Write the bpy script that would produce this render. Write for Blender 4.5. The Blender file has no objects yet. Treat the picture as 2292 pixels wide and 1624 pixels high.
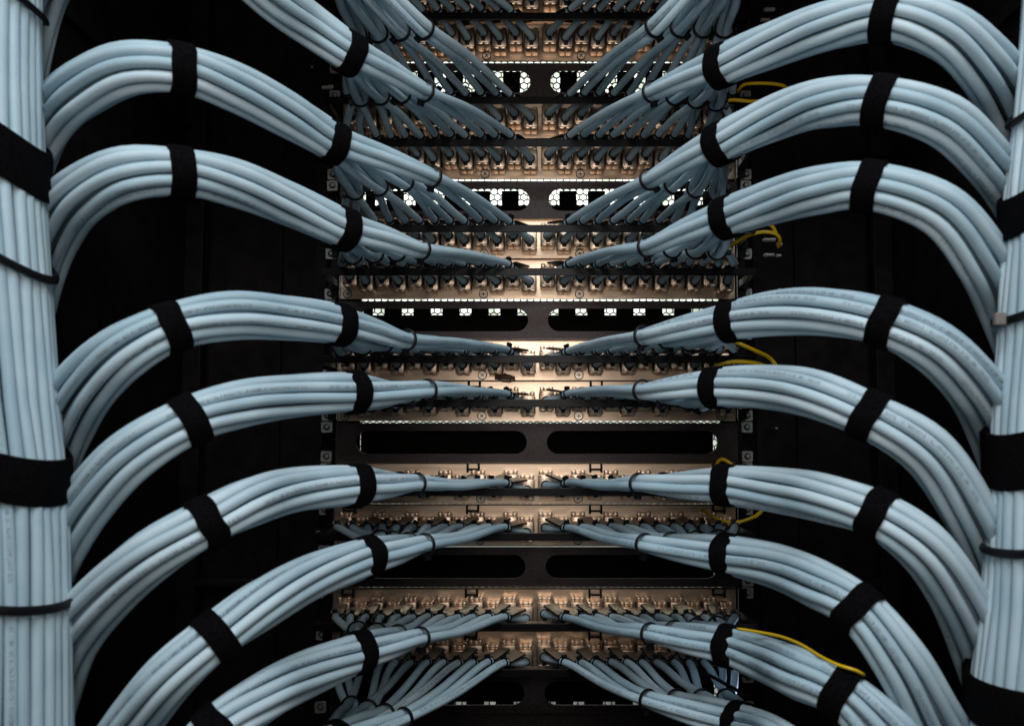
import bpy, bmesh, math, random
from mathutils import Vector, Matrix
from mathutils.geometry import tessellate_polygon
random.seed(7)
SC = bpy.context.scene
COL = SC.collection
PI = math.pi

# ------------------------------------------------------------------ camera, light, exposure
F = 1700.0; CX = 1205.0; PITCH = math.radians(3.0); CY = 1000.0 - F*math.tan(PITCH)   # measured on a 2292 px wide view
cam_d = bpy.data.cameras.new('camera'); cam = bpy.data.objects.new('camera', cam_d); COL.objects.link(cam)
cam_d.sensor_width = 36; cam_d.sensor_fit = 'HORIZONTAL'; cam_d.lens = 36*F/2292
cam_d.shift_x = -(CX-1146)/2292; cam_d.shift_y = (CY-812)/2292
cam.rotation_euler = (PI/2+PITCH, 0, 0)
cam_d.clip_start = 0.01; cam_d.clip_end = 50
cam_d.dof.use_dof = True; cam_d.dof.focus_distance = 0.78; cam_d.dof.aperture_fstop = 8
SC.camera = cam
SC.view_settings.view_transform = 'Standard'; SC.view_settings.look = 'None'
SC.view_settings.exposure = 0; SC.view_settings.gamma = 1; SC.view_settings.use_curve_mapping = False
w = bpy.data.worlds.new('World'); SC.world = w; w.use_nodes = True
w.node_tree.nodes['Background'].inputs[0].default_value = (0.20, 0.38, 0.75, 1)
w.node_tree.nodes['Background'].inputs[1].default_value = 0.009

def area(name, loc, aim, sx, sy, power, col):
    d = bpy.data.lights.new(name, 'AREA'); d.shape = 'RECTANGLE'; d.size = sx; d.size_y = sy; d.energy = power; d.color = col
    o = bpy.data.objects.new(name, d); COL.objects.link(o); o.location = loc
    o.rotation_euler = (Vector(aim)-Vector(loc)).to_track_quat('-Z', 'Y').to_euler(); return o
area('key_light', (0.0, -0.06, 0.25), (0, 0.8, 0.02), 0.18, 0.52, 1.95, (1.0, 0.965, 0.92))
area('aisle_light', (0.0, -0.42, 1.12), (0, 0.45, 0.0), 1.3, 0.35, 15.5, (0.80, 0.92, 1.0))
area('room_light', (0.0, 1.32, 0.95), (0, 1.75, 0.0), 1.2, 0.25, 32.0, (0.97, 1.0, 0.93))

D = 0.8246                      # depth of the panel faces
sd = bpy.data.lights.new('neighbour_lamp', 'SPOT'); sd.energy = .7; sd.spot_size = math.radians(70); sd.spot_blend = .6; sd.shadow_soft_size = .01; sd.color = (.78, .85, 1.0)
PX = D/F                        # metres per picture unit at that depth
def P(x, y, Y):                 # point of depth Y
    up = (CY-y)/F; c, s = math.cos(PITCH), math.sin(PITCH)
    d = Vector(((x-CX)/F, c-up*s, s+up*c))
    return d*(Y/d.y)
so = bpy.data.objects.new('neighbour_lamp', sd); COL.objects.link(so); so.location = P(1730, 1680, .70); so.rotation_euler = (P(1632, 1400, .72)-P(1730, 1680, .70)).to_track_quat('-Z', 'Y').to_euler()
def uz(i): return D*(0.5729-0.053905*i)          # top of rack unit i
U = 0.04445
def xc(i): return 0.0025-0.00042*i                # the rack leans a little

# ------------------------------------------------------------------ materials
def mat(name, col, rough=0.5, metal=0.0, spec=0.5):
    m = bpy.data.materials.new(name); m.use_nodes = True
    b = m.node_tree.nodes['Principled BSDF']
    b.inputs['Base Color'].default_value = (*col, 1); b.inputs['Roughness'].default_value = rough
    b.inputs['Metallic'].default_value = metal; b.inputs['Specular IOR Level'].default_value = spec
    return m
def N(m, t, **kw):
    n = m.node_tree.nodes.new(t)
    for k, v in kw.items(): setattr(n, k, v)
    return n
def noise_col(m, c1, c2, scale, detail=3, stretch=(1, 1, 1), bump=0.0, bscale=None, coords='Object', rvar=None):
    nt = m.node_tree; b = nt.nodes['Principled BSDF']
    tc = N(m, 'ShaderNodeTexCoord'); mp = N(m, 'ShaderNodeMapping'); mp.inputs['Scale'].default_value = stretch
    nt.links.new(tc.outputs[coords], mp.inputs['Vector'])
    nz = N(m, 'ShaderNodeTexNoise'); nz.inputs['Scale'].default_value = scale; nz.inputs['Detail'].default_value = detail
    nt.links.new(mp.outputs[0], nz.inputs['Vector'])
    rp = N(m, 'ShaderNodeValToRGB'); rp.color_ramp.elements[0].color = (*c1, 1); rp.color_ramp.elements[1].color = (*c2, 1)
    rp.color_ramp.elements[0].position = 0.35; rp.color_ramp.elements[1].position = 0.65
    nt.links.new(nz.outputs[0], rp.inputs[0]); nt.links.new(rp.outputs[0], b.inputs['Base Color'])
    if rvar:
        mr = N(m, 'ShaderNodeMapRange'); mr.inputs['From Min'].default_value = .3; mr.inputs['From Max'].default_value = .7
        mr.inputs['To Min'].default_value = rvar[0]; mr.inputs['To Max'].default_value = rvar[1]
        nt.links.new(nz.outputs[0], mr.inputs[0]); nt.links.new(mr.outputs[0], b.inputs['Roughness'])
    if bump:
        n2 = N(m, 'ShaderNodeTexNoise'); n2.inputs['Scale'].default_value = bscale or scale*4; n2.inputs['Detail'].default_value = 4
        nt.links.new(mp.outputs[0], n2.inputs['Vector'])
        bp = N(m, 'ShaderNodeBump'); bp.inputs['Strength'].default_value = bump; bp.inputs['Distance'].default_value = 0.0006
        nt.links.new(n2.outputs[0], bp.inputs['Height']); nt.links.new(bp.outputs[0], b.inputs['Normal'])
M = {}
M['cable'] = mat('pale_blue_pvc', (.4, .52, .58), .52, 0, .32)
noise_col(M['cable'], (.425, .555, .625), (.495, .62, .685), 40, 3, bump=.25, bscale=900)
nt = M['cable'].node_tree; oi = N(M['cable'], 'ShaderNodeObjectInfo'); hs = N(M['cable'], 'ShaderNodeHueSaturation')
mr = N(M['cable'], 'ShaderNodeMapRange'); mr.inputs['To Min'].default_value = .86; mr.inputs['To Max'].default_value = 1.1
ms = N(M['cable'], 'ShaderNodeMapRange'); ms.inputs['To Min'].default_value = 1.15; ms.inputs['To Max'].default_value = .8
lk = [l for l in nt.links if l.to_socket == nt.nodes['Principled BSDF'].inputs['Base Color']][0]; src = lk.from_socket
nt.links.new(src, hs.inputs['Color']); nt.links.new(oi.outputs['Random'], mr.inputs[0]); nt.links.new(oi.outputs['Random'], ms.inputs[0])
nt.links.new(mr.outputs[0], hs.inputs['Value']); nt.links.new(ms.outputs[0], hs.inputs['Saturation'])
nt.links.new(hs.outputs[0], nt.nodes['Principled BSDF'].inputs['Base Color'])
M['velcro'] = mat('black_hook_tape', (.006, .006, .007), .95, 0, .06); noise_col(M['velcro'], (.0015, .0013, .0018), (.004, .0035, .004), 500, 3, bump=.8, bscale=1400)
M['tie'] = mat('black_nylon', (.006, .005, .007), .4, 0, .22)
M['panel'] = mat('brushed_steel', (.6, .47, .37), .4, 1.0)
noise_col(M['panel'], (.68, .485, .345), (.82, .62, .46), 22, 5, (1, 1, 9), bump=.06, bscale=160, rvar=(.30, .41))  # tan tint puts the warmth of the light into the metal colour
M['zinc'] = mat('cast_zinc', (.6, .48, .38), .38, .9); noise_col(M['zinc'], (.69, .50, .36), (.79, .60, .46), 120, 2, bump=.02, bscale=300, rvar=(.30, .38))
M['dkzinc'] = mat('stamped_steel', (.16, .125, .10), .42, .85); M['tab'] = mat('lit_tan_tab', (.50, .38, .28), .42, .7)  # tab: the lit look of the tab tops is put into the colour
M['ferrule'] = mat('translucent_grey_plastic', (.42, .40, .38), .3, 0, .5)
M['blk'] = mat('black_powder_coat', (.022, .019, .020), .5, 0, .2); noise_col(M['blk'], (.006, .005, .005), (.012, .010, .010), 420, 4, bump=.5, bscale=1100, rvar=(.42, .6))
M['blank'] = mat('textured_black_steel', (.05, .042, .044), .36, .6, .3); noise_col(M['blank'], (.030, .022, .022), (.052, .040, .040), 700, 5, bump=.4, bscale=1300, rvar=(.30, .42))
M['bar'] = mat('black_bar_paint', (.006, .0045, .0045), .34, 0, .15)
M['wallblk'] = mat('cabinet_black', (.006, .0055, .006), .5, 0, .04); noise_col(M['wallblk'], (.008, .006, .006), (.013, .010, .0098), 60, 3, rvar=(.45, .65))
M['nut'] = mat('zinc_plated_nut', (.55, .52, .48), .38, .35); noise_col(M['nut'], (.26, .25, .23), (.38, .36, .33), 300, 3)
M['hole'] = mat('dark_hole', (.01, .008, .007), .7)
M['screw'] = mat('screw_steel', (.6, .5, .4), .3, .9)
M['print'] = mat('grey_ink', (.15, .18, .22), .6)
M['label'] = mat('faded_label', (.30, .29, .28), .6)
M['dark_ink'] = mat('dark_ink', (.02, .02, .02), .6)
M['mesh'] = mat('door_mesh_black', (.003, .003, .003), .6, 0, .04)
M['scrap'] = mat('dried_brown_tape', (.10, .065, .035), .8); noise_col(M['scrap'], (.12, .08, .045), (.30, .21, .12), 300, 4, bump=.6, bscale=500)
M['pink'] = mat('faded_tape', (.20, .165, .16), .7)
M['yellow'] = mat('yellow_green_insulation', (.75, .45, .01), .35)
nt = M['yellow'].node_tree
tc = N(M['yellow'], 'ShaderNodeTexCoord'); sp = N(M['yellow'], 'ShaderNodeSeparateXYZ'); nt.links.new(tc.outputs['UV'], sp.inputs[0])
rp = N(M['yellow'], 'ShaderNodeValToRGB'); rp.color_ramp.interpolation = 'CONSTANT'
rp.color_ramp.elements[0].color = (.86, .50, .006, 1); rp.color_ramp.elements[1].color = (.03, .16, .03, 1); rp.color_ramp.elements[1].position = .86
nt.links.new(sp.outputs[1], rp.inputs[0]); nt.links.new(rp.outputs[0], nt.nodes['Principled BSDF'].inputs['Base Color'])
M['room'] = mat('white_room_wall', (.8, .82, .78), .8)
noise_col(M['room'], (.34, .37, .31), (.86, .87, .84), 26, 2)
M['floorm'] = mat('dark_cabinet_floor', (.008, .008, .008), .7)

# ------------------------------------------------------------------ mesh helpers
def mk(name, verts, faces, mats, parent=None, world=None, smooth=False, midx=None, uvs=None):
    me = bpy.data.meshes.new(name); me.from_pydata([tuple(v) for v in verts], [], faces); me.update()
    for m in (mats if isinstance(mats, (list, tuple)) else [mats]): me.materials.append(m)
    if midx: me.polygons.foreach_set('material_index', midx)
    if smooth: me.polygons.foreach_set('use_smooth', [True]*len(me.polygons))
    if uvs:
        l = me.uv_layers.new(name='UVMap')
        for lp in me.loops: l.data[lp.index].uv = uvs[lp.vertex_index]
    return link(name, me, parent, world)
WM = {}
def link(name, data, parent=None, world=None):
    o = bpy.data.objects.new(name, data); COL.objects.link(o)
    world = world or Matrix.Identity(4)
    if parent is None: o.matrix_basis = world
    else: o.parent = parent; o.matrix_basis = WM[parent.name].inverted() @ world
    WM[o.name] = world.copy(); return o
def T(v): return Matrix.Translation(Vector(v))
def empty(name, loc): 
    o = link(name, None, None, T(loc)); o.empty_display_size = .01; return o
def tag(o, label=None, cat=None, group=None, kind=None):
    if label: o['label'] = label
    if cat: o['category'] = cat
    if group: o['group'] = group
    if kind: o['kind'] = kind
    return o
class MB:                       # mesh collector
    def __init__(s): s.v = []; s.f = []; s.m = []
    def add(s, v, f, m=0):
        n = len(s.v); s.v += [Vector(a) for a in v]; s.f += [tuple(i+n for i in q) for q in f]; s.m += [m]*len(f)
    def box(s, x0, x1, y0, y1, z0, z1, m=0, mx=None, bev=0.0):
        bm = bmesh.new(); bmesh.ops.create_cube(bm, size=1)
        for v in bm.verts: v.co = Vector(((x0+x1)/2+v.co.x*(x1-x0), (y0+y1)/2+v.co.y*(y1-y0), (z0+z1)/2+v.co.z*(z1-z0)))
        if bev: bmesh.ops.bevel(bm, geom=bm.edges[:], offset=bev, segments=2, affect='EDGES', profile=.5)
        s.bm(bm, m, mx)
    def bm(s, bm, m=0, mx=None):
        bm.verts.index_update()
        s.add([(mx @ v.co) if mx else v.co.copy() for v in bm.verts], [[v.index for v in f.verts] for f in bm.faces], m); bm.free()
    def cyl(s, c, axis, r, h, seg=20, m=0, r2=None, cap=True, bev=0):
        bm = bmesh.new(); bmesh.ops.create_cone(bm, cap_ends=cap, segments=seg, radius1=r, radius2=r if r2 is None else r2, depth=h)
        if bev: bmesh.ops.bevel(bm, geom=[e for e in bm.edges if all(len(f.verts) > 4 for f in e.link_faces) or any(len(f.verts) > 4 for f in e.link_faces)], offset=bev, segments=2, affect='EDGES')
        s.bm(bm, m, T(c) @ Vector(axis).to_track_quat('Z', 'Y').to_matrix().to_4x4())
    def ring(s, c, axis, R, r, seg=28, sub=8, m=0, sx=1, sy=1, flat=1.0):
        mx = T(c) @ Vector(axis).to_track_quat('Z', 'Y').to_matrix().to_4x4(); v = []; f = []
        for i in range(seg):
            a = 2*PI*i/seg
            for j in range(sub):
                b = 2*PI*j/sub; q = R+r*math.cos(b)
                v.append(mx @ Vector((q*math.cos(a)*sx, q*math.sin(a)*sy, r*flat*math.sin(b))))
        for i in range(seg):
            for j in range(sub): f.append((i*sub+j, ((i+1) % seg)*sub+j, ((i+1) % seg)*sub+(j+1) % sub, i*sub+(j+1) % sub))
        s.add(v, f, m)
    def build(s, name, mats, parent=None, world=None, smooth=False): return mk(name, s.v, s.f, mats, parent, world, smooth, s.m)
def smooth_angle(o, deg=35):
    me = o.data; me.polygons.foreach_set('use_smooth', [True]*len(me.polygons))
    me.set_sharp_from_angle(angle=math.radians(deg)); return o
def plate(mb, outer, holes, y0, y1, m=0):          # flat plate in XZ with holes, thickness in Y
    loops = [outer]+holes; tess = tessellate_polygon([[Vector((x, z, 0)) for x, z in L] for L in loops])
    pts = [p for L in loops for p in L]; n = len(pts)
    v = [Vector((x, y0, z)) for x, z in pts]+[Vector((x, y1, z)) for x, z in pts]
    f = [tuple(t) for t in tess]+[tuple(i+n for i in reversed(t)) for t in tess]
    k = 0
    for L in loops:
        for i in range(len(L)):
            a, b = k+i, k+(i+1) % len(L); f.append((a, b, b+n, a+n))
        k += len(L)
    mb.add(v, f, m)
def stadium(x0, x1, z0, z1, seg=12):
    r = (z1-z0)/2; zc = (z0+z1)/2; L = []
    for i in range(seg+1): a = PI/2-PI*i/seg; L.append((x1-r+r*math.cos(a), zc+r*math.sin(a)))
    for i in range(seg+1): a = -PI/2-PI*i/seg; L.append((x0+r+r*math.cos(a), zc+r*math.sin(a)))
    return L
def rect(x0, x1, z0, z1): return [(x0, z0), (x1, z0), (x1, z1), (x0, z1)]
def catmull(pts, step=0.006):
    pts = [Vector(p) for p in pts]
    P0 = [pts[0]*2-pts[1]]+pts+[pts[-1]*2-pts[-2]]; out = []
    for i in range(1, len(P0)-2):
        a, b, c, d = P0[i-1:i+3]
        t0 = 0; t1 = t0+max((b-a).length, 1e-5)**.5; t2 = t1+max((c-b).length, 1e-5)**.5; t3 = t2+max((d-c).length, 1e-5)**.5
        n = max(2, int((c-b).length/step))
        for k in range(n):
            t = t1+(t2-t1)*k/n
            A1 = a*((t1-t)/(t1-t0))+b*((t-t0)/(t1-t0)); A2 = b*((t2-t)/(t2-t1))+c*((t-t1)/(t2-t1)); A3 = c*((t3-t)/(t3-t2))+d*((t-t2)/(t3-t2))
            B1 = A1*((t2-t)/(t2-t0))+A2*((t-t0)/(t2-t0)); B2 = A2*((t3-t)/(t3-t1))+A3*((t-t1)/(t3-t1))
            out.append(B1*((t2-t)/(t2-t1))+B2*((t-t1)/(t2-t1)))
    out.append(pts[-1]); return out
def frames(path):
    n = len(path); Ts = [(path[min(i+1, n-1)]-path[max(i-1, 0)]).normalized() for i in range(n)]
    u = Ts[0].orthogonal().normalized(); Us = []
    for t in Ts:
        u = (u-t*u.dot(t))
        u = u.normalized() if u.length > 1e-6 else t.orthogonal().normalized()
        Us.append(u)
    return Ts, Us
def tube_data(path, r, seg=12):
    Ts, Us = frames(path); v = []; f = []; uv = []; L = 0
    for i, p in enumerate(path):
        if i: L += (p-path[i-1]).length
        b = Ts[i].cross(Us[i])
        for j in range(seg):
            a = 2*PI*j/seg; v.append(p+(Us[i]*math.cos(a)+b*math.sin(a))*r); uv.append((L*20, j/seg))
    for i in range(len(path)-1):
        for j in range(seg): f.append((i*seg+j, i*seg+(j+1) % seg, (i+1)*seg+(j+1) % seg, (i+1)*seg+j))
    f.append(tuple(range(seg))[::-1]); f.append(tuple((len(path)-1)*seg+j for j in range(seg)))
    return v, f, uv
def tube(name, path, r, m, parent=None, seg=12):
    v, f, uv = tube_data(path, r, seg); return mk(name, v, f, m, parent, None, True, None, uv)
PORD = {}
ORD = ['first', 'second', 'third', 'fourth', 'fifth', 'sixth', 'seventh', 'eighth', 'ninth', 'tenth', 'eleventh', 'twelfth']
for q in range(-1, 11): PORD[q] = ORD[q+1]

# ------------------------------------------------------------------ setting
mb = MB(); mb.box(-3, 3, 1.95, 2.0, -1.6, 2.2); tag(mb.build('wall', M['room']), kind='structure')
mb = MB(); mb.box(-3, 3, -2.5, 1.95, -1.64, -1.6); tag(mb.build('floor', M['floorm']), kind='structure')

# ------------------------------------------------------------------ cabinet
cab = tag(empty('equipment_cabinet', (0, .9, -.55)), 'black equipment cabinet standing around the whole rack of panels and cables', 'cabinet')
ZT, ZB = .53, -.6
for s in (-1, 1):
    mb = MB(); x = s*.400
    mb.box(min(x, x+s*.004), max(x, x+s*.004), -.1, 1.0, ZB, ZT)
    for zz in (.36, -.30): mb.box(min(x-s*.006, x), max(x-s*.006, x), .0, .86, zz, zz+.012, bev=.001)
    mb.build('side_panel', M['wallblk'], cab)
    mb = MB()
    a, b = s*.245, s*.292; mb.box(min(a, b), max(a, b), .862, .866, ZB, ZT, bev=.0008)
    a, b = s*.2945, s*.3755; mb.box(min(a, b), max(a, b), .862, .866, ZB, ZT, bev=.0008)
    a, b = s*.3785, s*.3995; mb.box(min(a, b), max(a, b), .846, .864, ZB, ZT, bev=.0015)
    a, b = s*.248, s*.398; mb.box(min(a, b), max(a, b), .868, .870, ZB, ZT)
    mb.build('filler_panel', M['wallblk'], cab)
    mb = MB(); zc = P(1980, 1300, .85).z; a, b = s*.30, s*.3775
    mb.box(min(a, b), max(a, b), .842, .860, zc-.0045, zc+.0045, bev=.0012)
    smooth_angle(mb.build('cross_member', M['blk'], cab))
mb = MB(); mb.box(-.40, .40, .40, 1.0, .530, .534); mb.build('roof_panel', M['wallblk'], cab)  # out-of-view roof, added to shade the upper cable fans from the aisle light
# mounting rails with square holes, cage nuts
nutmb = MB()
plate(nutmb, [(-.0048, -.0058), (.0048, -.0058), (.0058, -.0048), (.0058, .0048), (.0048, .0058), (-.0048, .0058), (-.0058, .0048), (-.0058, -.0048)],
      [[(.0036*math.cos(2*PI*k/16), .0036*math.sin(2*PI*k/16)) for k in range(16)]], -.0028, 0)
nutmb.cyl((0, -.0003, 0), (0, 1, 0), .0036, .0006, 16, 1)
nutmb.cyl((.0004, -.0022, .0004), (0, -1, 0), .0021, .0030, 14, 0, bev=.0004)
nut_mesh = None
RX = .2285
nut_rows = []
rows = ['P', 'B', 'P', 'P', 'B', 'P', 'P', 'B', 'P', 'P', 'B', 'P', 'P', 'B', 'P', 'P', 'B']
panel_units = [i for i, r in enumerate(rows) if r == 'P']; blank_units = [i for i, r in enumerate(rows) if r == 'B']
for s in (-1, 1):
    holes = []; mb = MB()
    for i in range(-1, 18):
        for o in (-.01588, 0, .01588):
            zc = uz(i)-U/2+o; xx = s*RX+xc(i); holes.append(rect(xx-.0042, xx+.0042, zc-.0042, zc+.0042))
    x0, x1 = (s*.2190, s*.2440) if s > 0 else (s*.2440, s*.2190)
    plate(mb, rect(x0, x1, ZB, ZT), holes, D+.0035, D+.0055)
    a, b = s*.2445, s*.2465; mb.box(min(a, b), max(a, b), D+.0056, D+.05, ZB, ZT)
    a, b = s*.2170, s*.2460; mb.box(min(a, b), max(a, b), D+.024, D+.026, ZB, ZT)  # backing strip, added to block light coming through the square holes
    rail = mb.build('mounting_rail', M['wallblk'], cab)
    for i, r in enumerate(rows):
        zs = [-.01588, .01588] if r == 'B' else ([-.01588] if i < 11 else [.01588])
        for o in zs:
            wm = T((s*RX+xc(i), D+.0034, uz(i)-U/2+o)) @ Matrix.Rotation(random.uniform(-.05, .05), 4, 'Y')
            if nut_mesh is None: n = nutmb.build('cage_nut', [M['nut'], M['hole']], rail, wm); smooth_angle(n); nut_mesh = n.data
            else: link('cage_nut', nut_mesh, rail, wm)
    # small brass ground studs and hinge pins on the dark strip beside the rail
    for (px, py, r, h) in ([(1722, 22, .0022, .012), (1712, 45, .0018, .010), (1737, 78, .0012, .006), (1721, 537, .0022, .014), (1721, 571, .0020, .012), (1744, 547, .0026, .006), (1742, 572, .0016, .006), (1745, 303, .0012, .003), (1745, 647, .0010, .003), (1738, 958, .0010, .003)] if s > 0 else [(733, 196, .0022, .012), (698, 150, .0010, .003), (727, 238, .0014, .007), (717, 1190, .0016, .008), (733, 1200, .0014, .008)]):
        mb = MB(); mb.cyl((0, 0, 0), (1, 0, .05), r, h, 14, 0, bev=r*.25); mb.cyl((-h*.25*s, 0, 0), (1, 0, .05), r*1.25, h*.2, 14, 0)
        smooth_angle(mb.build('stud', M['nut'], rail, T(P(px, py, .80 if r > .0015 else .855))))
def text_mesh(body, size):
    c = bpy.data.curves.new('txt', 'FONT'); c.body = body; c.size = size; c.resolution_u = 2
    o = bpy.data.objects.new('txt', c); COL.objects.link(o); bpy.context.view_layer.update()
    me = bpy.data.meshes.new_from_object(o.evaluated_get(bpy.context.evaluated_depsgraph_get()))
    bpy.data.objects.remove(o); v = [x.co.copy() for x in me.vertices]; f = [tuple(p.vertices) for p in me.polygons]; bpy.data.meshes.remove(me)
    return v, f
for i, t in ((3, 'U24'), (5, 'U22'), (6, 'U21')):
    zc = uz(i)-U*.52+.0005; xx = RX+xc(i)-.001
    mb = MB(); mb.box(-.0036, .0036, -.0004, 0, -.0075, .0075, 0)
    v, f = text_mesh(t, .0068); cx = (min(a.x for a in v)+max(a.x for a in v))/2
    mb.add([Vector((-.0024+a.y, -.0006, -(a.x-cx))) for a in v], f, 1)
    mb.build('number_label', [M['label'], M['dark_ink']], [o for o in cab.children if o.name.startswith('mounting_rail')][-1], T((xx, D+.0030, zc)))
# perforated door: hexagon mesh
def hexdoor():
    p = .0088; y0, y1 = 1.000, 1.0012; W, H0, H1 = .235, -.36, .56; v = []; f = []
    Ro = p/math.sqrt(3); Ri = Ro-.00085; rowh = p*math.sqrt(3)/2
    for r in range(int((H1-H0)/rowh)+1):
        z = H0+r*rowh
        for c in range(int(2*W/p)+1):
            x = -W+c*p+(p/2 if r % 2 else 0); n = len(v)
            for k in range(6):
                a = PI/6+k*PI/3; ca, sa = math.cos(a), math.sin(a)
                v += [(x+Ro*ca, y0, z+Ro*sa), (x+Ri*ca, y0, z+Ri*sa), (x+Ri*ca, y1, z+Ri*sa)]
            for k in range(6):
                q = (k+1) % 6; f += [(n+3*k, n+3*q, n+3*q+1, n+3*k+1), (n+3*k+1, n+3*q+1, n+3*q+2, n+3*k+2)]
    o = mk('perforated_door', v, f, M['mesh'], cab)
    mb = MB(); mb.box(-.40, -.235, .998, 1.004, ZB, ZT); mb.box(.235+.0045, .40, .998, 1.004, ZB, ZT)
    mb.box(-.235, .2395, .998, 1.004, .56, ZT); mb.box(-.235, .2395, .998, 1.004, ZB, -.362)
    mb.build('door_frame', M['wallblk'], cab)
hexdoor()

# ------------------------------------------------------------------ slotted panels and the finger ducts behind them
for n, i in enumerate(blank_units):
    z1 = uz(i)-.0030; z0 = uz(i+1)+.0012; zc = uz(i)-U/2-.0005; c = xc(i)
    t = tag(empty('slotted_panel', (c, D, zc)), 'black slotted panel with two long rounded openings, %s from the top' % ORD[n], 'panel', 'black panels with two long openings')
    mb = MB(); plate(mb, rect(c-.2180, c+.2180, z0, z1), [stadium(c-.1960, c-.0108, zc-.0125, zc+.0125), stadium(c+.0108, c+.1960, zc-.0125, zc+.0125)], D-.001, D+.001)
    mb.box(c-.218, c+.218, D-.001, D+.012, z1, z1+.0010); mb.box(c-.218, c+.218, D-.001, D+.010, z0-.0010, z0)
    mb.build('face_plate', M['blank'], t)
    # finger duct
    d = tag(empty('finger_duct', (c, .903, zc)), 'black finger duct seen through the openings of the %s slotted panel from the top' % ORD[n], 'cable duct', 'finger ducts behind the slotted panels')
    a = .0190; lo = .0346; top = (.0505, .0366, .0342, .0212, .0212, .0212)[n]; bot = (.0346, .0346, .0346, .0346, .0346, .0505)[n]
    mb = MB(); mb.box(c-.209, c+.209, .902, .904, zc-lo, zc+a); mb.build('base', M['mesh'], d)
    for q0, q1 in ((a, top), (-bot, -lo)):
        if q1-q0 < .001: continue
        mb = MB()
        for k in range(-6, 7):
            x = c+k*.0347; mb.box(max(x-.0104, c-.209), min(x+.0104, c+.209), .902, .904, zc+q0, zc+q1)
        mb.build('finger_comb', M['mesh'], d)
for i, lab in ((17, 'plain black cover panel under the lowest slotted panel, only its top edge showing'),):
    t = tag(empty('cover_panel', (xc(i), D, uz(i)-U)), lab, 'panel')
    mb = MB(); mb.box(xc(i)-.218, xc(i)+.218, D+.003, D+.005, uz(i)-3*U, uz(i)+.0060, bev=.0004); mb.build('face_plate', M['blank'], t)

# ------------------------------------------------------------------ patch panel prototypes
def jack_meshes():
    b = MB()                                    # facing -Y, origin on the plate
    b.box(-.0072, .0072, -.0180, 0, -.0112, .0085, 0, bev=.0004)
    b.box(-.0080, -.0073, -.0165, 0, -.0100, .0075, 2, bev=.0002); b.box(.0073, .0080, -.0165, 0, -.0100, .0075, 2, bev=.0002)
    b.box(-.0066, .0066, -.01815, -.0179, .0038, .0041, 2); b.box(-.0001, .0001, -.01812, -.0179, .0041, .0083, 2)
    b.box(-.0066, .0010, -.01815, -.0179, -.0074, -.0071, 2)
    for (x, z) in ((-.0056, .0064), (-.0056, -.0092)):
        b.box(x-.0007, x-.0002, -.0183, -.0179, z-.0009, z+.0009, 1); b.box(x-.0002, x+.0006, -.0183, -.0179, z+.0004, z+.0009, 1); b.box(x+.0003, x+.0008, -.0183, -.0179, z-.0004, z+.0004, 1)
    for sx in (-1, 1):                           # two lobes under the housing
        mx = T((sx*.0035, -.0090, -.0115)); b.box(-.0034, .0034, -.0085, .0085, -.0016, .0008, 0, mx, bev=.0011)
    c = MB()
    for sx in (-1, 1): c.box(-.0024, .0024, -.0065, .0065, -.0022, .0024, 0, T((sx*.0049, -.0068, .0108)), bev=.0011)
    c.box(-.0030, .0030, -.0055, .0055, -.0018, .0016, 0, T((0, -.0066, .0104)), bev=.0004)
    f = MB(); f.ring((0, -.0185, -.0025), (0, 1, 0), .0050, .0006, 26, 6); f.cyl((0, -.0190, -.0025), (0, 1, 0), .0046, .004, 22, 0)
    f.ring((0, -.0205, -.0025), (0, 1, 0), .0044, .0008, 22, 6, 1); f.box(-.0022, .0022, -.0225, -.0190, -.0100, -.0066, 1, bev=.0004)
    return b, c, f
jb, jc, jf = jack_meshes(); JM = [None, None, None]
scm = MB(); scm.cyl((0, -.0006, 0), (0, -1, 0), .0042, .0014, 24, 0, bev=.0004); scm.ring((0, -.0008, 0), (0, 1, 0), .0046, .0005, 24, 6, 1)
for a in (PI/4, -PI/4): scm.box(-.0024, .0024, -.00145, -.0012, -.0004, .0004, 1, Matrix.Rotation(a+.2, 4, 'Y'))
clm = MB()
for sx in (-1, 1): clm.box(-.0011, .0011, -.006, 0, -.0096, 0, 0, T((sx*.0060, 0, 0)), bev=.0009)
clm.box(-.0058, .0058, -.0045, -.002, -.0074, -.0052, 0, bev=.0006)
tabm = MB(); tabm.box(-.0135, .0135, -.0062, .0062, -.0004, .0004, 0, bev=.0002); tabm.box(-.0138, .0138, -.0067, .0067, -.0018, -.00045, 1, bev=.0003)  # tan layer is the lit top, black layer the shaded underside
tiem = MB()
tiem.ring((0, 0, 0), (1, 0, 0), .0041, .0007, 22, 6, 0, flat=1.6); tiem.ring((.0058, 0, 0), (1, 0, 0), .0041, .0007, 22, 6, 0, flat=1.6)
tiem.box(-.0028, .0018, -.0022, .0022, .0042, .0075, 0, bev=.0004)
SH = {}
def shared(key, mb, name, mats, parent, wm, sm=True):
    if key not in SH:
        o = mb.build(name, mats, parent, wm)
        if sm: smooth_angle(o)
        SH[key] = o.data; return o
    return link(name, SH[key], parent, wm)
CR = .00360
BARY = D-.0625
def frame_m(loc, xdir, up=Vector((0, 0, 1))):
    x = xdir.normalized(); y = up.cross(x).normalized(); z = x.cross(y)
    m = Matrix((x, y, z)).transposed().to_4x4(); m.translation = loc; return m
LAND = {}
holed = None
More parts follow.
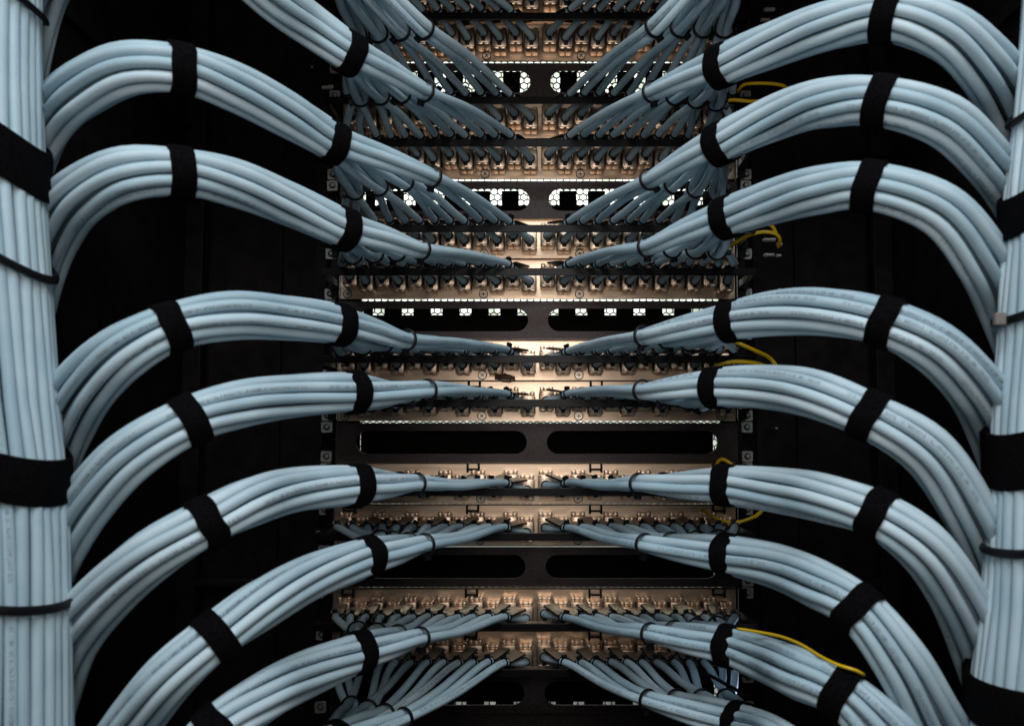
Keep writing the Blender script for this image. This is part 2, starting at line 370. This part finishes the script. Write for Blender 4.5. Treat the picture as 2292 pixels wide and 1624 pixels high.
for n, i in enumerate([-1]+panel_units, -1):
    c = xc(i); zt, zb = uz(i)-.0003, uz(i+1)+.0004; zc = (zt+zb)/2
    t = tag(empty('patch_panel', (c, D, zc)), 'steel patch panel with a full row of jacks, %s from the top' % PORD[n], 'patch panel', 'steel patch panels')
    mb = MB(); plate(mb, rect(c-.2165, c+.2150, zb, zt), [], D-.0015, D+.0005)
    mb.box(c-.2165, c+.2150, D-.0055, D-.0005, zt-.0006, zt+.0002); pl = mb.build('face_plate', M['panel'], t)
    mb = MB(); mb.box(c-.2165, c+.2150, D-.0058, D-.0054, zt-.0010, zt+.0001)
    # black ears joining plate to rail
    for s in (-1, 1):
        a, b = c+s*.2175, c+s*.2265; mb.box(min(a, b), max(a, b), D-.0030, D-.0005, zb+.001, zt-.001)
    mb.build('edge_trim', M['bar'], t)
    for sx in (-.2165+.008, -.0600, .0450, .2075-.008):
        shared('screw', scm, 'screw', [M['screw'], M['dark_ink']], t, T((c+sx, D-.0015, zb+.0053)) @ Matrix.Rotation(random.uniform(0, 1.5), 4, 'Y'))
    if n >= 5:
        for sx in (-.200, -.0680, .0640, .1960): shared('clip', clm, 'bracket_clip', M['tie'], t, T((c+sx, D-.0015, zt-.0008)))
    # support bar
    zbar = zc-.0060; mb = MB()
    # channel: face, folded lip underneath with small slots
    mb.box(c-.2210, c+.2210, BARY, BARY+.0013, zbar-.0040, zbar+.0037, bev=.0004)
    hs = []
    for k in range(-19, 20):
        if k % 3: hs.append((c+k*.0108-.003, c+k*.0108+.003))
    lip = MB(); plate(lip, rect(c-.2205, c+.2205, 0, .0115), [stadium(a, b, .0045, .0075, 6) for a, b in hs], -.0005, .0005)
    mb.v += []; mb.add([Vector((v.x, BARY+.0013+v.z, zbar+.0028+v.y)) for v in lip.v], lip.f)
    for s in (-1, 1):
        a, b = c+s*.2185, c+s*.2212; mb.box(min(a, b), max(a, b), BARY+.0012, D-.003, zbar-.0038, zbar+.0034)
        a, b = c+s*.2213, c+s*.2290; mb.box(min(a, b), max(a, b), D-.0055, D-.0035, zbar-.006, zbar+.006)
    bar = mb.build('support_bar', M['bar'], t)
    for s in (-1, 1):
        for k in range(12):
            low = (k % 2 == 0) if s < 0 else (k % 2 == 1)
            jx = c+s*(.0100+.01745*k); jz = zc+(.0010 if not low else -.0040); jm = T((jx, D-.0015, jz))
            if JM[0] is None:
                j = smooth_angle(jb.build('keystone_jack', [M['zinc'], M['dark_ink'], M['dkzinc']], t, jm)); JM[0] = j.data
                l = smooth_angle(jc.build('latch', M['zinc'], j, jm)); JM[1] = l.data
                e = smooth_angle(jf.build('cable_collar', [M['ferrule'], M['tie']], j, jm)); JM[2] = e.data
            else:
                j = link('keystone_jack', JM[0], t, jm); link('latch', JM[1], j, jm); link('cable_collar', JM[2], j, jm)
            J = Vector((jx, D-.0225, jz-.0025))
            L = Vector((c+s*(.0305+.0153*k+random.uniform(-.0010, .0010)), BARY+.004+random.uniform(-.002, .002), zbar+.0037+CR+.0012+random.uniform(0, .0012)))
            LAND[(n, s, k)] = (J, L)
            d = (J-L).normalized()
            roll = Matrix.Rotation(random.uniform(-.16, .16), 4, 'X')
            shared('tab', tabm, 'cable_tab', [M['tab'], M['bar']], bar, frame_m(L+d*.0185+Vector((0, 0, CR+.0032)), d) @ Matrix.Rotation(-.27, 4, 'Y') @ roll)
            shared('ltie', tiem, 'cable_tie', M['tie'], bar, frame_m(L, d) @ Matrix.Rotation(random.uniform(-.5, .5), 4, 'X'))

# ------------------------------------------------------------------ cables
# per panel and side: outer spine from the trunk inwards, index of outer strap, inner strap, group ties
ARMS = {
 (0, -1): ([(420, -560, .50), (600, -420, .50), (735, -270, .56)], None, (905, -115, .63), (745, -120, .70)),
 (1, -1): ([(300, -330, .46), (480, -280, .46), (640, -190, .52), (752, -88, .57)], 1, (952, 66, .625), (800, 80, .70)),
 (2, -1): ([(20, 150, .49), (58, 20, .485), (98, -72, .475), (185, -150, .465), (290, -186, .455), (405, -160, .455), (510, -92, .48), (617, 0, .52), (700, 60, .545), (782, 120, .56)], 5, (951, 204, .62), (806, 218, .70)),
 (3, -1): ([(30, 480, .50), (72, 340, .50), (120, 255, .49), (190, 196, .475), (290, 153, .46), (405, 156, .455), (517, 193, .48), (637, 252, .525), (745, 318, .56)], 5, (968, 396, .62), (794, 427, .70)),
 (4, -1): ([(30, 720, .50), (72, 590, .50), (122, 498, .49), (195, 428, .475), (290, 389, .46), (403, 386, .455), (517, 407, .48), (637, 452, .525), (768, 512, .56)], 5, (943, 558, .62), (789, 570, .69)),
 (5, -1): ([(40, 1190, .51), (85, 1060, .505), (135, 950, .495), (200, 855, .48), (285, 780, .465), (382, 733, .46), (510, 706, .485), (637, 709, .525), (757, 726, .56)], 5, (911, 760, .62), (767, 778, .68)),
 (6, -1): ([(50, 1450, .51), (92, 1320, .505), (145, 1205, .495), (212, 1105, .48), (303, 1012, .465), (425, 941, .46), (530, 906, .485), (650, 886, .53), (792, 877, .57)], 5, (957, 873, .62), (830, 900, .72)),
 (7, -1): ([(55, 1700, .52), (98, 1570, .51), (150, 1445, .50), (240, 1330, .485), (345, 1238, .475), (462, 1168, .47), (560, 1122, .49), (665, 1095, .535), (798, 1085, .57)], 5, (932, 1082, .62), (830, 1074, .72)),
 (8, -1): ([(160, 1820, .52), (240, 1700, .51), (311, 1598, .50), (390, 1505, .49), (482, 1424, .48), (587, 1350, .49), (695, 1292, .53), (822, 1246, .575)], 4, (951, 1218, .62), (850, 1207, .69)),
 (9, -1): ([(300, 1900, .52), (380, 1760, .51), (486, 1630, .49), (587, 1560, .50), (690, 1505, .54), (802, 1459, .58)], 2, (941, 1427, .63), (800, 1411, .70)),
 (10, -1): ([(380, 1960, .54), (520, 1830, .54), (640, 1740, .56), (745, 1662, .59)], 1, (905, 1606, .64), (786, 1578, .71)),
 (0, 1): ([(1900, -520, .50), (1780, -400, .52), (1665, -270, .56)], None, (1500, -115, .63), (1650, -120, .70)),
 (1, 1): ([(2100, -300, .47), (1950, -260, .47), (1790, -180, .52), (1650, -90, .57)], 1, (1464, 62, .62), (1622, 66, .70)),
 (2, 1): ([(2400, 480, .50), (2330, 350, .50), (2272, 238, .49), (2200, 140, .475), (2110, 70, .46), (1986, 38, .455), (1860, 58, .48), (1745, 94, .525), (1616, 148, .56)], 5, (1459, 206, .62), (1604, 228, .70)),
 (3, 1): ([(2400, 720, .50), (2330, 570, .50), (2268, 440, .49), (2200, 345, .475), (2110, 268, .46), (1971, 227, .455), (1853, 231, .48), (1745, 260, .525), (1612, 322, .56)], 5, (1453, 402, .62), (1606, 430, .70)),
 (4, 1): ([(2380, 1000, .51), (2310, 830, .50), (2250, 690, .495), (2195, 575, .48), (2100, 468, .465), (1946, 418, .455), (1840, 426, .48), (1740, 448, .525), (1628, 486, .56)], 5, (1448, 552, .62), (1606, 560, .69)),
 (5, 1): ([(2360, 1300, .51), (2290, 1120, .505), (2238, 980, .495), (2180, 865, .48), (2090, 775, .465), (1983, 722, .46), (1860, 699, .485), (1750, 700, .525), (1640, 718, .56)], 5, (1440, 752, .62), (1588, 768, .68)),
 (6, 1): ([(2350, 1620, .52), (2280, 1430, .51), (2228, 1290, .50), (2165, 1140, .485), (2070, 1005, .47), (1945, 930, .46), (1830, 885, .49), (1720, 868, .535), (1604, 867, .57)], 5, (1438, 874, .62), (1575, 900, .72)),
 (7, 1): ([(2340, 1850, .52), (2270, 1660, .51), (2212, 1500, .50), (2140, 1325, .485), (2062, 1218, .475), (1962, 1150, .47), (1854, 1117, .49), (1745, 1098, .535), (1628, 1086, .57)], 5, (1430, 1083, .62), (1580, 1076, .72)),
 (8, 1): ([(2260, 1880, .53), (2170, 1740, .52), (2085, 1600, .505), (2010, 1470, .495), (1920, 1362, .485), (1838, 1312, .50), (1740, 1266, .54), (1627, 1240, .58)], 4, (1443, 1218, .62), (1608, 1206, .70)),
 (9, 1): ([(2160, 1900, .54), (2060, 1740, .52), (1965, 1628, .51), (1884, 1551, .495), (1790, 1508, .51), (1716, 1476, .545), (1633, 1446, .58)], 3, (1455, 1418, .62), (1606, 1400, .70)),
 (10, 1): ([(1990, 1900, .54), (1860, 1760, .54), (1760, 1680, .56), (1660, 1618, .59)], 1, (1450, 1566, .64), (1626, 1562, .71)),
}
ZZ = {-5: .535, -4: .520, -3: .499, -2: .476, -1: .466, 0: .476, 1: .499}
def pack12():
    pts = [(.0043*math.cos(a), .0043*math.sin(a)) for a in (PI/2, PI/2+2*PI/3, PI/2+4*PI/3)]
    pts += [(.0116*math.cos(2*PI*k/9+.35), .0116*math.sin(2*PI*k/9+.35)) for k in range(9)]
    return pts
PK = pack12(); TRI = [(.0044*math.cos(a), .0044*math.sin(a)) for a in (1.2, 1.2+2*PI/3, 1.2+4*PI/3)]
def view_frame(p, t):
    n = (-p).normalized(); n = (n-t*n.dot(t))
    n.normalize(); b = t.cross(n)
    if b.z < 0: b = -b
    return n, b                 # n towards the eye, b upwards
TXT = {'a': text_mesh('ISO/IEC 11801 IEC 61156-5 EN50173-1 EN50288-10-1 RoHS COMPLIANT 0121   ', .0030)}
TXTW = max(v.x for v in TXT['a'][0])+.006
def print_on(path, r, ang, off, parent, start=.0, maxlen=9):
    Ts, Us = frames(path); S = [0]
    for i in range(1, len(path)): S.append(S[-1]+(path[i]-path[i-1]).length)
    m = len(path)//2; p = path[m]; vn, vb = view_frame(p, Ts[m]); want = vn*math.cos(ang)+vb*math.sin(ang)
    bb = Ts[m].cross(Us[m]); a0 = math.atan2(want.dot(bb), want.dot(Us[m])); flip = -1 if random.random() < .5 else 1
    V, Fc = TXT['a']; vo = []; fo = []; s0 = start+off; k = 0
    while s0 < min(S[-1], maxlen):
        ok = []; base = len(vo); j = 0
        order = [(s0+v.x) for v in V]
        for v, s in zip(V, order):
            ss = min(max(s, 0), S[-1]-1e-6)
            lo = 0; hi = len(S)-1
            while hi-lo > 1:
                md = (lo+hi)//2
                if S[md] <= ss: lo = md
                else: hi = md
            f = (ss-S[lo])/max(S[lo+1]-S[lo], 1e-9); q = path[lo].lerp(path[lo+1], f); t = Ts[lo].lerp(Ts[lo+1], f).normalized(); u = Us[lo].lerp(Us[lo+1], f); u = (u-t*u.dot(t)).normalized(); b = t.cross(u)
            a = a0+flip*(v.y-.0011)/r; vo.append(q+(u*math.cos(a)+b*math.sin(a))*(r+.00006)); ok.append(0 < s < S[-1] and s > start)
        for q in Fc:
            if all(ok[x] for x in q): fo.append(tuple(x+base for x in q))
        s0 += TXTW+.012
    used = sorted({x for q in fo for x in q}); ix = {x: i for i, x in enumerate(used)}
    if fo: mk('printed_lettering', [vo[x] for x in used], [tuple(ix[x] for x in q) for q in fo], M['print'], parent)
SIDE = {-1: 'left', 1: 'right'}
PRINT = {(10, -1): (0, 3), (10, 1): (0, 1, 2, 5), (9, 1): (0, 1, 3, 4, 7), (9, -1): (2, 5), (8, -1): (3, 8), (8, 1): (0, 3, 6), (7, 1): (2, 5, 9, 10), (7, -1): (1, 4, 8), (6, -1): (1, 4, 9), (6, 1): (2, 5, 9), (5, 1): (0, 2, 4, 6), (5, -1): (0, 1, 4), (4, -1): (3, 6, 9), (4, 1): (5, 9), (3, 1): (6, 9), (3, -1): (7,), (1, 1): (0, 2, 4, 7), (1, -1): (1, 3, 6), (2, -1): (5,)}
def strap(name, p, t, R, wdt, label, cat, group, seed=0, mm='velcro', thick=.0013):
    rnd = random.Random(seed); mb = MB(); seg = 40; v = []; f = []
    vn, vb = view_frame(p, t); prof = [(-.5, -.2), (-.5, .7), (-.42, 1), (0, 1.12), (.42, 1), (.5, .7), (.5, -.2)]
    bumps = [rnd.uniform(-1, 1) for _ in range(6)]
    for i in range(seg):
        a = 2*PI*i/seg; w_ = .00035*sum(bumps[k]*math.sin((k+2)*a+k) for k in range(3)); sk = .0005*sum(bumps[k]*math.cos((k+1)*a+k) for k in range(3, 5))
        for (x, h) in prof:
            q = R+w_+h*thick; v.append(p+t*(x*wdt+sk)+(vn*math.cos(a)+vb*math.sin(a))*q)
    m = len(prof)
    for i in range(seg):
        for j in range(m-1): f.append((i*m+j, ((i+1) % seg)*m+j, ((i+1) % seg)*m+j+1, i*m+j+1))
        f.append((i*m+m-1, ((i+1) % seg)*m+m-1, ((i+1) % seg)*m, i*m))
    mb.add(v, f)
    # overlapping tail end, a second layer over part of the turn
    v = []; f = []; a0 = rnd.uniform(2.2, 3.6); ns = 12
    for i in range(ns+1):
        a = a0+i*.09; lift = thick*(1.15+.15*i/ns)
        for (x, h) in ((-.47, 0), (-.47, 1), (.47, 1), (.47, 0)):
            v.append(p+t*(x*wdt+.0008)+(vn*math.cos(a)+vb*math.sin(a))*(R+lift+h*thick))
    for i in range(ns):
        for j in range(4): f.append((i*4+j, (i+1)*4+j, (i+1)*4+(j+1) % 4, i*4+(j+1) % 4))
    f += [(0, 1, 2, 3), tuple(ns*4+x for x in (3, 2, 1, 0))]; mb.add(v, f)
    o = mb.build(name, M[mm], None, None, True); o.data.set_sharp_from_angle(angle=math.radians(50))
    return tag(o, label, cat, group)
def thin_tie(p, t, R, label, seed=0, r=.0010, head=(.0052, .0044, .0042), group='thin ties around small groups of cables'):
    rnd = random.Random(seed); mb = MB(); mb.ring(p, t, R, r, 32, 8, 0, flat=1.7)
    vn, vb = view_frame(p, t); a = rnd.uniform(-1.9, -1.0); d = vn*math.cos(a)+vb*math.sin(a)
    m = Matrix((t, d.cross(t)*-1, d)).transposed().to_4x4(); m.translation = p+d*(R+.0018)
    if m.determinant() < 0: m = m @ Matrix.Scale(-1, 4, (0, 1, 0))
    mb.box(-head[0]/2, head[0]/2, -head[1]/2, head[1]/2, -head[2]/2, head[2]/2, 0, m, bev=.0005)
    return tag(smooth_angle(mb.build('cable_tie', M['tie'])), label, 'cable tie', group)
GW = ['innermost', 'second', 'third', 'outermost']
for (n, s), (spx, io, t0, t3) in ARMS.items():
    if io is not None and n > 1: spx = [(x, y, (.012 if s > 0 and i-io < -2 else 0)+ZZ.get(i-io, Y+(.508 if i < io else .006)-(Y if i < io else 0))) for i, (x, y, Y) in enumerate(spx)]
    sp = [P(*q) for q in spx]; S0 = sp[-1]; T0 = P(*t0); T3 = P(*t3)
    m = len(sp)-1
    updir = 1 if n <= 6 else -1
    Tin = (T0-sp[-2]).normalized(); vn, vb = view_frame(S0, Tin)
    d3 = (LAND[(n, s, 10)][1]-S0).normalized()-(LAND[(n, s, 1)][1]-S0).normalized()
    kx, ky = d3.dot(vn), d3.dot(vb); kl = math.hypot(kx, ky) or 1
    sc = sorted(PK, key=lambda q: (q[0]*kx+q[1]*ky)/kl)        # (towards eye, up)
    order = []; TRIS = {}
    for g in range(4):
        tr3 = sc[g*3:g*3+3]; mx_ = sum(q[0] for q in tr3)/3; my_ = sum(q[1] for q in tr3)/3; best = None
        for h in range(12):
            R3 = [(.0044*math.cos(h*PI/18+2*PI*j/3), .0044*math.sin(h*PI/18+2*PI*j/3)) for j in range(3)]
            for pm in ((0, 1, 2), (1, 2, 0), (2, 0, 1), (0, 2, 1), (2, 1, 0), (1, 0, 2)):
                e = sum((tr3[j][0]-mx_-R3[pm[j]][0])**2+(tr3[j][1]-my_-R3[pm[j]][1])**2 for j in range(3))
                if best is None or e < best[0]: best = (e, [R3[q] for q in pm])
        for j in range(3): TRIS[g*3+j] = best[1][j]
    # group positions
    groups = []
    for g in range(4):
        f = g/3; q = T0.lerp(T3, f**1.0); groups.append(q)
    tw_mid = random.uniform(-.9, .9); tw_out = random.uniform(-.8, .8)+tw_mid
    for k in range(12):
        g = k//3; off = sc[k]; pts = []
        for i in range(len(sp)):
            t = (sp[min(i+1, m)]-sp[max(i-1, 0)]).normalized() if i < m else Tin
            a_n, a_b = view_frame(sp[i], t)
            if i == m: th = 0; sca = 1.0
            elif io is not None and i >= io:
                u = (m-i)/max(m-io, 1); th = tw_mid*u; sca = 1+.10*math.sin(PI*u)
            else:
                u = 0 if io is None else (io-i)/max(io, 1); th = tw_mid+(tw_out-tw_mid)*u*1.0; sca = 1+.75*u
            x, y = off[0]*sca, off[1]*sca
            if io is not None and i < io: x *= (1-.5*min(1, u*1.5))
            c_, s_ = math.cos(th), math.sin(th)
            j = .0006 if (i != m and i != io) else .0002
            pts.append(sp[i]+a_n*(x*c_-y*s_+random.uniform(-j, j))+a_b*(x*s_+y*c_+random.uniform(-j, j)))
        J, L = LAND[(n, s, k)]
        G = groups[g]; Lm = LAND[(n, s, g*3+1)][1]; gt = (Lm-S0).normalized(); gn, gb = view_frame(G, gt); tr = TRIS[k]
        tri = gn*tr[0]+gb*tr[1]
        pts.append(S0.lerp(G, .5)+(vn*off[0]+vb*off[1])*.62+tri*.38)
        pts.append(G+tri)
        dG = L-G
        pts.append(G+dG*.45+tri*.5+Vector((0, -.004-.003*random.random(), .0015*updir)))
        pts.append(L-dG.normalized()*.014+Vector((s*.001, -.004, .0008)))
        pts.append(L); pts.append(L.lerp(J, .55)+Vector((s*.001, -.001, 0))); pts.append(J+Vector((0, -.002, 0))); pts.append(J+Vector((0, .004, 0)))
        path = catmull(pts, .0065)
        c = tube('network_cable', path, CR, M['cable'])
        tag(c, 'pale blue cable, %s jack out to the %s, %s patch panel from top' % (ORD[k], SIDE[s], PORD[n]), 'network cable', 'pale blue network cables')
        if k in PRINT.get((n, s), ()): print_on(path, CR, random.uniform(-.7, .5), random.uniform(-.1, 0), c)
    for g in range(4):
        Lm = LAND[(n, s, g*3+1)][1]; gt = (Lm-S0).normalized(); G = groups[g]
        if n > 0: thin_tie(G, gt, .0086, 'thin black tie round the %s three cables, %s side, %s patch panel from top' % (GW[g], SIDE[s], PORD[n]), n*9+g+s)
    if n > 0:
        strap('hook_and_loop_strap', S0, Tin, .0151, .0140, 'black fabric strap near the rack, %s cable arm, %s patch panel from top' % (SIDE[s], PORD[n]), 'strap', 'black straps around the cable arms', n*3+s)
        if io is not None and n not in (1, 10):
            t = (sp[io+1]-sp[io-1]).normalized()
            strap('hook_and_loop_strap', sp[io], t, .0154, .0145, 'black fabric strap near the trunk, %s cable arm, %s patch panel from top' % (SIDE[s], PORD[n]), 'strap', 'black straps around the cable arms', n*5+s)

# ------------------------------------------------------------------ vertical trunks
TR = .0415
EDGE = {-1: [(98, -160), (98, 200), (106, 400), (118, 620), (132, 900), (152, 1100), (160, 1350), (163, 1800)],
        1: [(2288, -160), (2272, 150), (2246, 400), (2236, 560), (2230, 720), (2216, 950), (2208, 1150), (2196, 1350), (2176, 1520), (2160, 1800)]}
for s in (-1, 1):
    cen = [P(x+s*194, y, .458) for x, y in EDGE[s]]; cen = [Vector((c.x, .458, c.z)) for c in cen]
    rest = MB(); num = 0
    for k in range(36):
        # angle 0 = towards rack middle, 90 deg = towards the eye
        a = 2*PI*k/36; ad = math.degrees(a)
        pts = []
        for q, c in enumerate(cen):
            aa = a+.05*math.sin(q*.9)+.018*math.sin(q*1.3+k*2.1); rr = TR+random.uniform(-.0009, .0006)
            pts.append(c+Vector((-s*math.cos(aa)*rr, -math.sin(aa)*rr, 0)))
        path = catmull(pts, .02)
        if k <= 13:
            o = tube('network_cable', path, CR, M['cable'])
            tag(o, 'pale blue upright cable in the %s trunk, %s strand counted from its rack side' % (SIDE[s], (ORD+['thirteenth', 'fourteenth'])[k]), 'network cable', 'upright cables of the trunks')
            if k in (4, 7): print_on(path, CR, random.uniform(-.5, .5), random.uniform(-.1, 0), o)
        else:
            v, f, uv = tube_data(path, CR, 10); rest.add(v, f)
    tag(rest.build('trunk_cables', M['cable'], None, None, True), 'pale blue upright cables filling the outer side of the %s trunk' % SIDE[s], 'cable bundle', None, 'stuff')
    def at(y):
        for (a, b), (e0, e1) in zip(zip(cen, cen[1:]), zip(EDGE[s], EDGE[s][1:])):
            if e0[1] <= y <= e1[1]: return a.lerp(b, (y-e0[1])/(e1[1]-e0[1]))
    def shear(o, c, k, R):            # slide every point along the trunk: a band lying askew round it
        for v in o.data.vertices: v.co.z += s*k*(v.co.x-c.x)+k*R
        o.data.update()
    Z = Vector((0, 0, 1)); RB = TR+CR+.0007
    bands = [(384, .031, .82, 'upper wide'), (1082, .027, .43, 'lower wide')] if s < 0 else [(485, .025, .80, 'upper wide'), (1034, .033, .40, 'middle wide'), (1574, .027, .22, 'lower wide')]
    ties = [(620, .75, 'upper'), (1354, .30, 'lower'), (16, .7, 'topmost')] if s < 0 else [(262, .85, 'upper'), (716, .55, 'middle'), (1234, .32, 'lower')]
    for y, wd, k, nm in bands:
        c = at(y); o = strap('hook_and_loop_strap', c, Z, RB, wd, '%s black fabric strap around the %s trunk of upright cables' % (nm, SIDE[s]), 'strap', 'wide straps around the trunks', int(y), thick=.0018)
        shear(o, c, k, RB)
    for y, k, nm in ties:
        c = at(y); o = thin_tie(c, Z, RB+.0009, '%s thin black tie around the %s trunk of upright cables' % (nm, SIDE[s]), int(y), .0016, (.001, .001, .001), 'thin ties around the trunks')
        shear(o, c, k, RB)
        if y == 716:
            p = P(2237, 714, .452); mb = MB(); mb.box(-.0032, .0032, -.0022, .0022, -.0038, .0038, bev=.001); mb.build('tie_head', M['pink'], o, T(p))

# ------------------------------------------------------------------ yellow-green earth wires
WIRES = [
 ('looped twice beside the second pair of arms', [(1630, 226, .75), (1640, 224, .75), (1690, 227, .75), (1728, 221, .755), (1757, 207, .765), (1757, 194, .775), (1738, 189, .78), (1690, 187, .79), (1664, 191, .79), (1650, 206, .80)]),
 ('curving out below the fourth arm', [(1628, 556, .80), (1640, 547, .79), (1668, 530, .775), (1708, 519, .77), (1738, 524, .77), (1746, 536, .775), (1742, 552, .79)]),
 ('short piece crossing above that curve', [(1738, 526, .785), (1730, 508, .78), (1712, 498, .775), (1680, 490, .77)]),
 ('slanting down below the sixth arm', [(1640, 764, .76), (1658, 770, .75), (1692, 785, .755), (1724, 802, .775), (1738, 820, .78), (1735, 850, .80)]),
 ('arching over the seventh arm', [(1572, 842, .76), (1600, 820, .75), (1640, 809, .75), (1682, 811, .755), (1722, 823, .78), (1745, 850, .80)]),
 ('short hook above the eighth arm', [(1606, 1062, .80), (1605, 1036, .79), (1616, 1027, .785), (1640, 1040, .78), (1662, 1053, .78), (1690, 1072, .79)]),
 ('sagging below the eighth arm', [(1572, 1140, .80), (1592, 1153, .79), (1615, 1165, .78), (1650, 1168, .775), (1688, 1156, .775), (1710, 1136, .78), (1716, 1110, .80)]),
 ('lying along the top of the tenth arm', [(1650, 1406, .56), (1700, 1414, .545), (1745, 1423, .53), (1790, 1440, .51), (1840, 1470, .485), (1878, 1488, .47), (1914, 1499, .465), (1935, 1510, .47)]),
]
for lab, pts in WIRES:
    o = tube('earth_wire', catmull([P(*q) for q in pts], .003), .0010 if 'lying' in lab else .0018, M['yellow'], None, 12)
    tag(o, 'yellow and green earth wire ' + lab, 'wire', 'yellow and green earth wires')

# scrap of dried tape stuck on the panel
rnd = random.Random(3); v = []; f = []; nx, nz = 12, 7
for i in range(nx+1):
    for j in range(nz+1):
        x = (i/nx-.5); z = (j/nz-.5)*(1-abs(2*x)**2*.55)
        v.append(Vector((x*.022+rnd.uniform(-.0007, .0007), -rnd.uniform(.0006, .0036), z*.0095+rnd.uniform(-.0008, .0008)-x*.002)))
for i in range(nx):
    for j in range(nz): f.append((i*(nz+1)+j, (i+1)*(nz+1)+j, (i+1)*(nz+1)+j+1, i*(nz+1)+j+1))
tag(mk('tape_scrap', v, f, M['scrap'], None, T(P(1131, 846, D-.003))), 'crumpled scrap of dried brown tape stuck between two steel panels', 'scrap')
# loose tail of a tie by the lower right cables
for (pp, lab) in (((1625, 1530, .64), 'loose black tie end lying across the white lit cables at lower right'),):
    mb = MB(); d = (P(1652, 1541, .64)-P(1595, 1510, .66)).normalized()
    mb.box(-.018, .018, -.0007, .0007, -.0014, .0014, 0, frame_m(P(*pp), d)); tag(mb.build('tie_tail', M['tie']), lab, 'cable tie')
